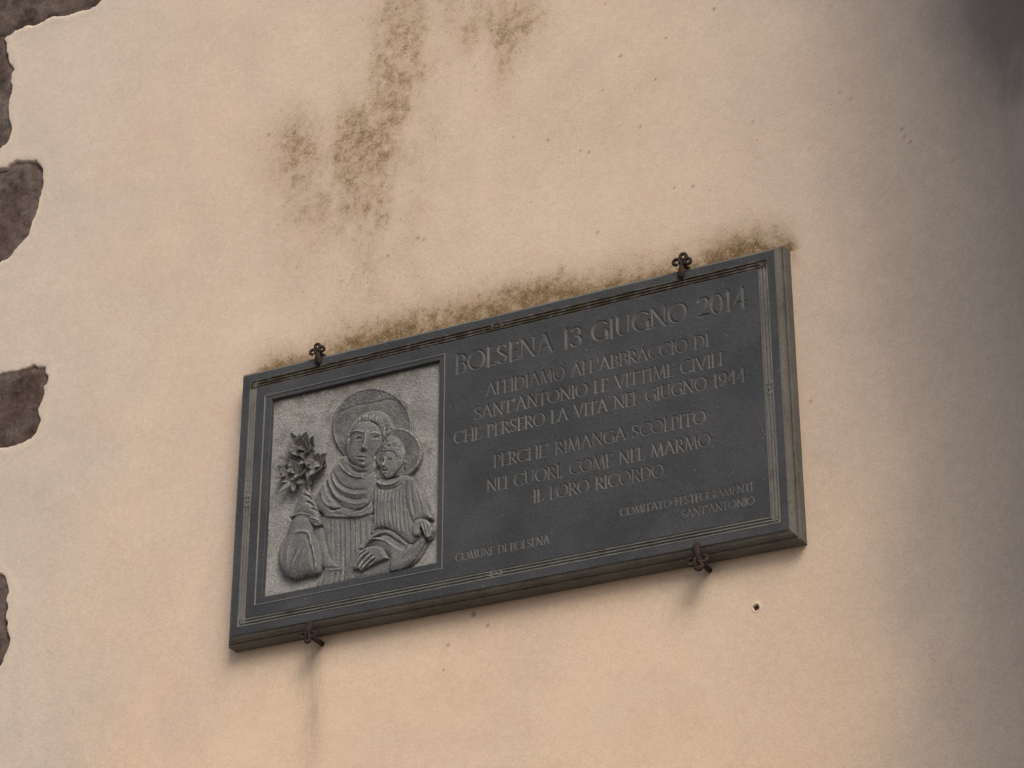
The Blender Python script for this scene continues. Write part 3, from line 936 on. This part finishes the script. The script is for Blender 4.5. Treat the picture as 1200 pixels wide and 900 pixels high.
def tube(pts, radii, seg=8, cap=True):
    pts = [Vector(p) for p in pts]
    v, f = [], []
    n = len(pts)
    prev = None
    for k in range(n):
        t = (pts[min(k + 1, n - 1)] - pts[max(k - 1, 0)]).normalized()
        ref = prev if prev is not None else (Vector((0, 1, 0)) if abs(t.y) < 0.9 else Vector((1, 0, 0)))
        a = (ref - t * ref.dot(t)).normalized()
        prev = a
        b = t.cross(a)
        r = radii[k] if hasattr(radii, '__len__') else radii
        ra, rb = r if hasattr(r, '__len__') else (r, r)
        for s in range(seg):
            q = 2 * math.pi * s / seg
            v.append(tuple(pts[k] + a * math.cos(q) * ra + b * math.sin(q) * rb))
    for k in range(n - 1):
        for s in range(seg):
            f.append((k * seg + s, k * seg + (s + 1) % seg, (k + 1) * seg + (s + 1) % seg, (k + 1) * seg + s))
    if cap:
        f.append(tuple(range(seg - 1, -1, -1)))
        f.append(tuple((n - 1) * seg + s for s in range(seg)))
    return v, f


def LP(x, y, Y=0.0):
    return un(320 + x / 10, 500 + y / 10, Y)


flowers = [((365, 330), [(95, .036, .014), (62, .038, .014), (122, .036, .013), (150, .026, .010), (30, .026, .010), (80, .026, .016)], 0.006),
           ((520, 480), [(60, .024, .011), (22, .034, .011), (100, .026, .011), (-35, .026, .012), (145, .022, .010), (-90, .024, .011)], 0.004),
           ((235, 630), [(-68, .034, .0065), (-118, .034, .0065), (172, .032, .007), (8, .042, .0065), (130, .030, .008), (-28, .044, .007), (70, .030, .010)], 0.004)]
for c, ph, sc_ in (((300, 230), 0.4, .8), ((440, 250), 1.0, .75), ((430, 380), .2, .7), ((330, 520), .7, .8), ((600, 440), .5, .6), ((170, 560), .9, .6)):
    flowers.append((c, [(math.degrees(ph) + 72 * k + random.uniform(-14, 14), random.uniform(.020, .030) * sc_, random.uniform(.007, .010) * sc_) for k in range(5)], 0.003))
for (c, pet, lift) in flowers:
    c3 = LP(*c, RD - 0.005)
    lst = [petal(c3, math.radians(a), L * 1.12, w, 0.017 + 0.004 * (k % 2), lift * (1 if k % 2 else 0.3), 0.35) for k, (a, L, w) in enumerate(pet)]
    lst.append((lambda dv: dv)(dome(c3[0], c3[2], 0.006, 0.006, 0.010, 0, c3[1] + 0.002)))
    v, f = joined(lst)
    mesh_obj('lily_flower', v, f, M_LILY, relief_o, PO, True)
for (a, b, w) in (((310, 500), (90, 370), .0090), ((310, 360), (195, 190), .0095), ((320, 460), (130, 530), .0085), ((420, 520), (470, 700), .005)):
    a3, b3 = LP(*a, RD - 0.006), LP(*b, RD - 0.006)
    d = b3 - a3
    v, f = petal(a3, math.atan2(d[2], d[0]), math.hypot(d[0], d[2]), w, 0.008, 0.002, 0.3)
    mesh_obj('lily_leaf', v, f, M_LILY, relief_o, PO, True)
st = [LP(*p, RD - h) for p, h in (((365, 380), .004), ((385, 470), .005), ((400, 560), .006), ((425, 700), .007), ((430, 850), .008), ((420, 1000), .010))]
mesh_obj('lily_stem', *tube(st, 0.0045), M_LILY, relief_o, PO, True)

# ------------------------------------------------------------------ inscription, letters cut as V-grooves
TK, TN = 0.088, 0.044


def arc(cx, cy, rx, ry, a0, a1, n=14, wmin=TN, wmax=TK):
    pts = []
    for k in range(n + 1):
        a = math.radians(a0 + (a1 - a0) * k / n)
        w = wmin + (wmax - wmin) * abs(math.cos(a)) ** 1.5
        pts.append((cx + rx * math.cos(a), cy + ry * math.sin(a), w))
    return pts


def stem(x, y0=0.0, y1=1.0, w=TK, s0=True, s1=True, sw=0.11):
    o = [[(x, y0, w), (x, y1, w)]]
    if s0:
        o.append([(x - sw, y0 + .015, .03), (x + sw, y0 + .015, .03)])
    if s1:
        o.append([(x - sw, y1 - .015, .03), (x + sw, y1 - .015, .03)])
    return o


def ln(x0, y0, x1, y1, w, w1=None):
    return [[(x0, y0, w), (x1, y1, w if w1 is None else w1)]]


def ser(x, y, s=0.10):
    return [[(x - s, y, .03), (x + s, y, .03)]]


GL = {
    'A': (0.82, ln(.08, .02, .40, 1, TN) + ln(.40, 1, .74, .02, TK) + ln(.20, .36, .62, .36, TN) + ser(.08, .015) + ser(.74, .015)),
    'B': (0.64, stem(.14, sw=.09) + [[(.14, .97, TN), (.3, .97, TN)] + arc(.30, .745, .21, .225, 90, -90) + [(.14, .52, TN)]]
          + [[(.14, .52, TN), (.32, .52, TN)] + arc(.32, .27, .25, .25, 90, -90) + [(.14, .02, TN)]]),
    'C': (0.82, [arc(.47, .5, .40, .49, 45, 315)] + ln(.75, .98, .75, .80, .03) + ln(.75, .02, .75, .18, .03)),
    'D': (0.84, stem(.14, sw=.09) + [[(.14, .97, TN), (.32, .97, TN)] + arc(.32, .495, .42, .475, 90, -90) + [(.14, .02, TN)]]),
    'E': (0.56, stem(.14, sw=.09) + ln(.14, .97, .48, .97, TN) + ln(.14, .51, .42, .51, TN) + ln(.14, .03, .50, .03, TN) + ln(.48, .97, .48, .84, .03) + ln(.50, .03, .52, .17, .03)),
    'F': (0.54, stem(.14) + ln(.14, .97, .48, .97, TN) + ln(.14, .51, .42, .51, TN) + ln(.48, .97, .48, .84, .03)),
    'G': (0.84, [arc(.47, .5, .40, .49, 45, 330)] + stem(.76, .06, .45, TK, False, True, .09) + ln(.75, .98, .75, .80, .03)),
    'H': (0.84, stem(.14) + stem(.70) + ln(.14, .52, .70, .52, TN)),
    'I': (0.30, stem(.15)),
    'L': (0.54, stem(.14) + ln(.14, .03, .48, .03, TN) + ln(.48, .03, .51, .18, .03)),
    'M': (0.98, ln(.10, .02, .20, 1, TN) + ln(.20, 1, .49, .03, TK) + ln(.49, .03, .78, 1, TN) + ln(.78, 1, .88, .02, TK) + ser(.10, .015) + ser(.88, .015)),
    'N': (0.86, ln(.14, .02, .14, 1, TN) + ln(.14, 1, .72, .02, TK) + ln(.72, .02, .72, 1, TN) + ser(.14, .015) + ser(.72, .985) + ser(.10, .985, .07)),
    'O': (0.94, [arc(.47, .5, .40, .49, 0, 360, 24)]),
    'P': (0.58, stem(.14) + [[(.14, .97, TN), (.3, .97, TN)] + arc(.30, .73, .22, .24, 90, -90) + [(.14, .48, TN)]]),
    'R': (0.68, stem(.14) + [[(.14, .97, TN), (.3, .97, TN)] + arc(.30, .74, .21, .23, 90, -90) + [(.14, .50, TN)]] + ln(.30, .50, .62, .02, TK) + ser(.64, .015, .06)),
    'S': (0.58, [arc(.28, .745, .20, .235, 40, 200, 10, TN, .06) + [(.28, .51, TK)] + arc(.28, .26, .215, .245, 20, -145, 10, TN, .06)] + ln(.44, .98, .44, .82, .03) + ln(.09, .02, .09, .18, .03)),
    'T': (0.70, stem(.35, 0, 1, TK, True, False) + ln(.06, .97, .64, .97, TN) + ln(.06, .97, .06, .84, .03) + ln(.64, .97, .64, .84, .03)),
    'U': (0.82, [[(.14, 1, TK), (.14, .36, TK)] + arc(.40, .30, .26, .28, 180, 360, 12, TN, .06) + [(.66, .36, TN), (.66, 1, TN)]] + ser(.14, .985) + ser(.66, .985, .08)),
    'V': (0.80, ln(.08, .98, .42, 0, TK) + ln(.42, 0, .72, .98, TN) + ser(.08, .985) + ser(.72, .985)),
    '0': (0.66, [arc(.33, .5, .25, .49, 0, 360, 22)]),
    '1': (0.42, stem(.22, 0, 1, TK, True, False) + ln(.22, .99, .10, .88, TN)),
    '2': (0.62, [arc(.30, .74, .22, .24, 160, -20, 10) + [(.44, .55, TK), (.10, .06, TN)]] + ln(.08, .05, .54, .05, TK * .8)),
    '3': (0.60, [arc(.27, .76, .20, .22, 150, -90, 12)] + [arc(.26, .27, .24, .26, 90, -150, 12)]),
    '4': (0.68, stem(.46, 0, 1, TK, True, False) + ln(.46, 1, .06, .30, TN) + ln(.06, .30, .62, .30, TN)),
    '9': (0.64, [arc(.31, .70, .23, .28, 0, 360, 18)] + [[(.54, .70, TK), (.50, .40, TK), (.34, .12, .06), (.14, .02, TN)]]),
    "'": (0.22, ln(.11, 1.0, .09, .76, .07, .03)),
    ',': (0.26, ln(.12, .06, .06, -.16, .07, .03)),
    '.': (0.26, ln(.12, .05, .125, .05, .075)),
    ' ': (0.42, []),
}
LINES = [  # text, left baseline pixel, right baseline pixel, cap height in pixels
    ('BOLSENA 13 GIUGNO 2014', (533.0, 437.0), (877.0, 359.0), 21.5),
    ("AFFIDIAMO ALL'ABBRACCIO DI", (569.5, 464.0), (832.0, 404.7), 14.4),
    ("SANT'ANTONIO LE VITTIME CIVILI", (556.0, 491.5), (848.0, 427.0), 14.4),
    ("CHE PERSERO LA VITA NEL GIUGNO 1944", (532.0, 519.0), (875.0, 446.4), 14.4),
    ("PERCHE' RIMANGA SCOLPITO", (578.5, 547.5), (828.0, 494.2), 14.4),
    ("NEI CUORI, COME NEL MARMO,", (570.0, 575.3), (838.0, 521.5), 14.4),
    ("IL LORO RICORDO.", (625.0, 587.3), (783.0, 557.5), 14.4),
    ("COMUNE DI BOLSENA", (534.0, 656.5), (644.5, 637.3), 9.4),
    ("COMITATO FESTEGGIAMENTI", (727.0, 604.0), (883.0, 574.8), 9.0),
    ("SANT'ANTONIO", (799.0, 606.5), (885.0, 590.0), 9.0),
]
face_rects = []      # plain cells (x0, x1, z0, z1), z relative to Z0
fx0, fx1, fz0, fz1 = LW, S - LW, LW, H - LW
fix = -LW
bx0, bx1, bz0, bz1 = LW, S - LW, LW, H - LW
ru = 0.0014
face_rects += [(bx0, rx0 - ru, bz0, bz1), (rx0 - ru, rx1 + ru, bz0, rz0 - ru), (rx0 - ru, rx1 + ru, rz1 + ru, bz1)]
tx0, tx1 = rx1 + ru, bx1
bands = []
for txt, a, b, ch in LINES:
    pa, pb = un(*a), un(*b)
    zb = (pa[2] + pb[2]) / 2 - Z0
    cap = un(a[0], a[1] - ch)[2] - pa[2]
    bands.append((txt, pa[0], pb[0], zb, cap))
fverts, ffaces = [], []


def add_rect(x0, x1, z0, z1):
    o = len(fverts)
    fverts.extend([(x0, 0, z0 + Z0), (x1, 0, z0 + Z0), (x1, 0, z1 + Z0), (x0, 0, z1 + Z0)])
    ffaces.append((o, o + 1, o + 2, o + 3))


for r in face_rects:
    add_rect(*r)
# letter cells: every letter is its own block of fine grid, the rest of the face is plain
cells = []
for txt, xa, xb, zb, cap in bands:
    adv = sum(GL[c][0] for c in txt)
    k = (xb - xa) / (adv * cap)
    ls = 0.0
    x = xa
    row = []
    for c in txt:
        w = GL[c][0] * cap * k
        if c != ' ':
            row.append((c, x, w))
        x += w
    cells.append((txt, zb, cap, k, row))
# split face into horizontal slabs at the text bands
marks = []
for ci, (txt, zb, cap, k, row) in enumerate(cells):
    marks.append((zb - 0.22 * cap, zb + 1.10 * cap, ci))
marks.sort()
letters_out = {}
quadv, quadf = [], []
off = 0
GR = 0.0010


def cut_block(zlo, zhi, rows):
    """one fine block across the text field, grooves for every row in it"""
    global off
    nx, nz = int((tx1 - tx0) / GR) + 1, max(2, int((zhi - zlo) / GR) + 1)
    X, Z = np.meshgrid(np.linspace(tx0, tx1, nx), np.linspace(zlo, zhi, nz))
    D = np.zeros(X.shape)
    ID = np.full(X.shape, -1)
    for ci in rows:
        txt, zb, cap, k, row = cells[ci]
        for li, (c, x, w) in enumerate(row):
            for st_ in GL[c][1]:
                P = np.array([(x + q[0] * cap * k, zb + q[1] * cap, q[2] * cap) for q in st_])
                b0, b1 = P[:, :2].min(0) - 0.2 * cap, P[:, :2].max(0) + 0.2 * cap
                i0, i1 = np.searchsorted(X[0], b0[0]), np.searchsorted(X[0], b1[0])
                j0, j1 = np.searchsorted(Z[:, 0], b0[1]), np.searchsorted(Z[:, 0], b1[1])
                if i1 <= i0 or j1 <= j0:
                    continue
                xs, zs = X[j0:j1, i0:i1], Z[j0:j1, i0:i1]
                for p, q in zip(P[:-1], P[1:]):
                    d = q[:2] - p[:2]
                    t = np.clip(((xs - p[0]) * d[0] + (zs - p[1]) * d[1]) / max(d @ d, 1e-12), 0, 1)
                    dd = np.hypot(xs - p[0] - t * d[0], zs - p[1] - t * d[1])
                    dep = np.maximum(p[2] + t * (q[2] - p[2]) + 0.00035 - dd, 0)
                    m = dep > D[j0:j1, i0:i1]
                    D[j0:j1, i0:i1][m] = dep[m]
                    ID[j0:j1, i0:i1][m] = ci * 1000 + li
    D = np.minimum(D * 1.1, 0.0030)
    vv = np.stack([X, D, Z + Z0], -1).reshape(-1, 3)
    ii = np.arange(len(vv)).reshape(X.shape)
    q = np.stack([ii[:-1, :-1], ii[:-1, 1:], ii[1:, 1:], ii[1:, :-1]], -1).reshape(-1, 4)
    dq = D.ravel()[q]
    iq = ID.ravel()[q]
    lab = np.where(dq.max(1) > 0.00045, np.take_along_axis(iq, dq.argmax(1)[:, None], 1)[:, 0], -1)
    quadv.append(vv)
    quadf.append(q[lab < 0] + off)
    for L in np.unique(lab[lab >= 0]):
        fq = q[lab == L]
        used, inv = np.unique(fq.ravel(), return_inverse=True)
        letters_out[int(L)] = (vv[used], inv.reshape(-1, 4))
    off += len(vv)


z = bz0
blocks = []
for a, b, ci in marks:
    if blocks and a < blocks[-1][1]:
        blocks[-1][1] = max(b, blocks[-1][1])
        blocks[-1][2].append(ci)
    else:
        blocks.append([a, b, [ci]])
for a, b, rows in blocks:
    if a > z:
        add_rect(tx0, tx1, z, a)
    cut_block(a, b, rows)
    z = b
add_rect(tx0, tx1, z, bz1)
fv = np.vstack([np.array(fverts)] + quadv)
ff = np.vstack([np.array(ffaces)] + [q + len(fverts) for q in quadf])
used, inv = np.unique(ff.ravel(), return_inverse=True)
part('polished_face', fv[used], inv.reshape(-1, 4), M_FACE)
for ci, (txt, zb, cap, k, row) in enumerate(cells):
    xs = [v[0].min(0)[0] for kk, v in letters_out.items() if kk // 1000 == ci]
    lo = (min(xs), 0.0, zb + Z0)
    e = empty('inscription_line', np.array(lo) - np.array(PO), parent=plaque)
    e['label'] = 'line of carved capitals reading ' + txt
    for li, (c, x, w) in enumerate(row):
        key = ci * 1000 + li
        if key in letters_out:
            v, f = letters_out[key]
            mesh_obj('letter', v, f, M_LETTER, e, lo)


# ------------------------------------------------------------------ iron clamps
def spiral(cx, cy_, cz, r, a0, turns, rr, n=16, sgn=1):
    pts, rad = [], []
    for k in range(n + 1):
        t = k / n
        a = a0 + sgn * turns * 2 * math.pi * t
        q = r * (1 - 0.55 * t)
        pts.append((cx + q * math.cos(a), cy_, cz + q * math.sin(a)))
        rad.append(rr * (1 - 0.25 * t))
    return tube(pts, rad, 7)


def clamp(px, py, up, label, twist=0.0, sc=1.0):
    """clamp whose flower-shaped head sits at the given pixel, just in front of the plaque; up=1 on the upper edge"""
    yf = -0.007
    c = un(px, py, yf)
    s = 1 if up else -1
    base = (c[0], YW, c[2])
    e = empty('iron_clamp', base, label, 'clamp', 'rusty clamps gripping the plaque')
    k = 0.0011 * sc * 1.5
    T = lambda u, w, y=0.0: (c[0] + (u * math.cos(twist) - w * math.sin(twist)) * k, yf + y, c[2] + (u * math.sin(twist) + w * math.cos(twist)) * k * s)
    # tongue lying on the face of the plaque
    tg = [T(0, 4), T(0, -3, 0.000), T(0, -8, 0.001), T(0, -13, 0.0025), T(0, -17.5, 0.004)]
    mesh_obj('tongue', *tube(tg, [(0.0035, 0.0062), (0.0035, 0.006), (0.0035, 0.0082), (0.0032, 0.0080), (0.0015, 0.0028)], 8), M_RUST, e, base, True)
    for (u, w, a0, sg) in ((-7.5, 3.5, -0.6, 1), (7.5, 3.5, math.pi + 0.6, -1), (0.0, 10.5, -math.pi / 2, 1)):
        cc = T(u, w)
        v, f = spiral(cc[0], cc[1] - 0.0005, cc[2], 0.0062 * sc * 1.4, a0 * s if s > 0 else -a0, 0.95, 0.0042 * sc, sgn=sg * s)
        mesh_obj('scroll', v, f, M_RUST, e, base, True)
    bar = [T(0, 2), T(0, 3, 0.012), T(0.6, 3.5, 0.03), T(1, 4, YW - yf + 0.012)]
    mesh_obj('shank', *tube(bar, [(0.0045, 0.0052), (0.0042, 0.0050), (0.0045, 0.0055), (0.005, 0.006)], 8), M_RUST, e, base, True)
    mesh_obj('boss', *tube([T(0, 3, -0.003), T(0, 3, 0.003)], [0.0055 * sc, 0.0065 * sc], 9), M_RUST, e, base, True)
    return e


clamp(372.0, 414.0, True, 'rusty iron clamp on top edge of plaque above the carved figures', 0.10, 0.95)
clamp(799.0, 310.5, True, 'rusty iron clamp on top edge of plaque above the carved year 2014', -0.14, 1.05)
clamp(361.0, 741.0, False, 'rusty iron clamp under plaque below the carved figures, grey streak beneath', 0.06, 0.92)
clamp(817.0, 652.5, False, 'rusty iron clamp under plaque below the small lettering', -0.08, 1.12)
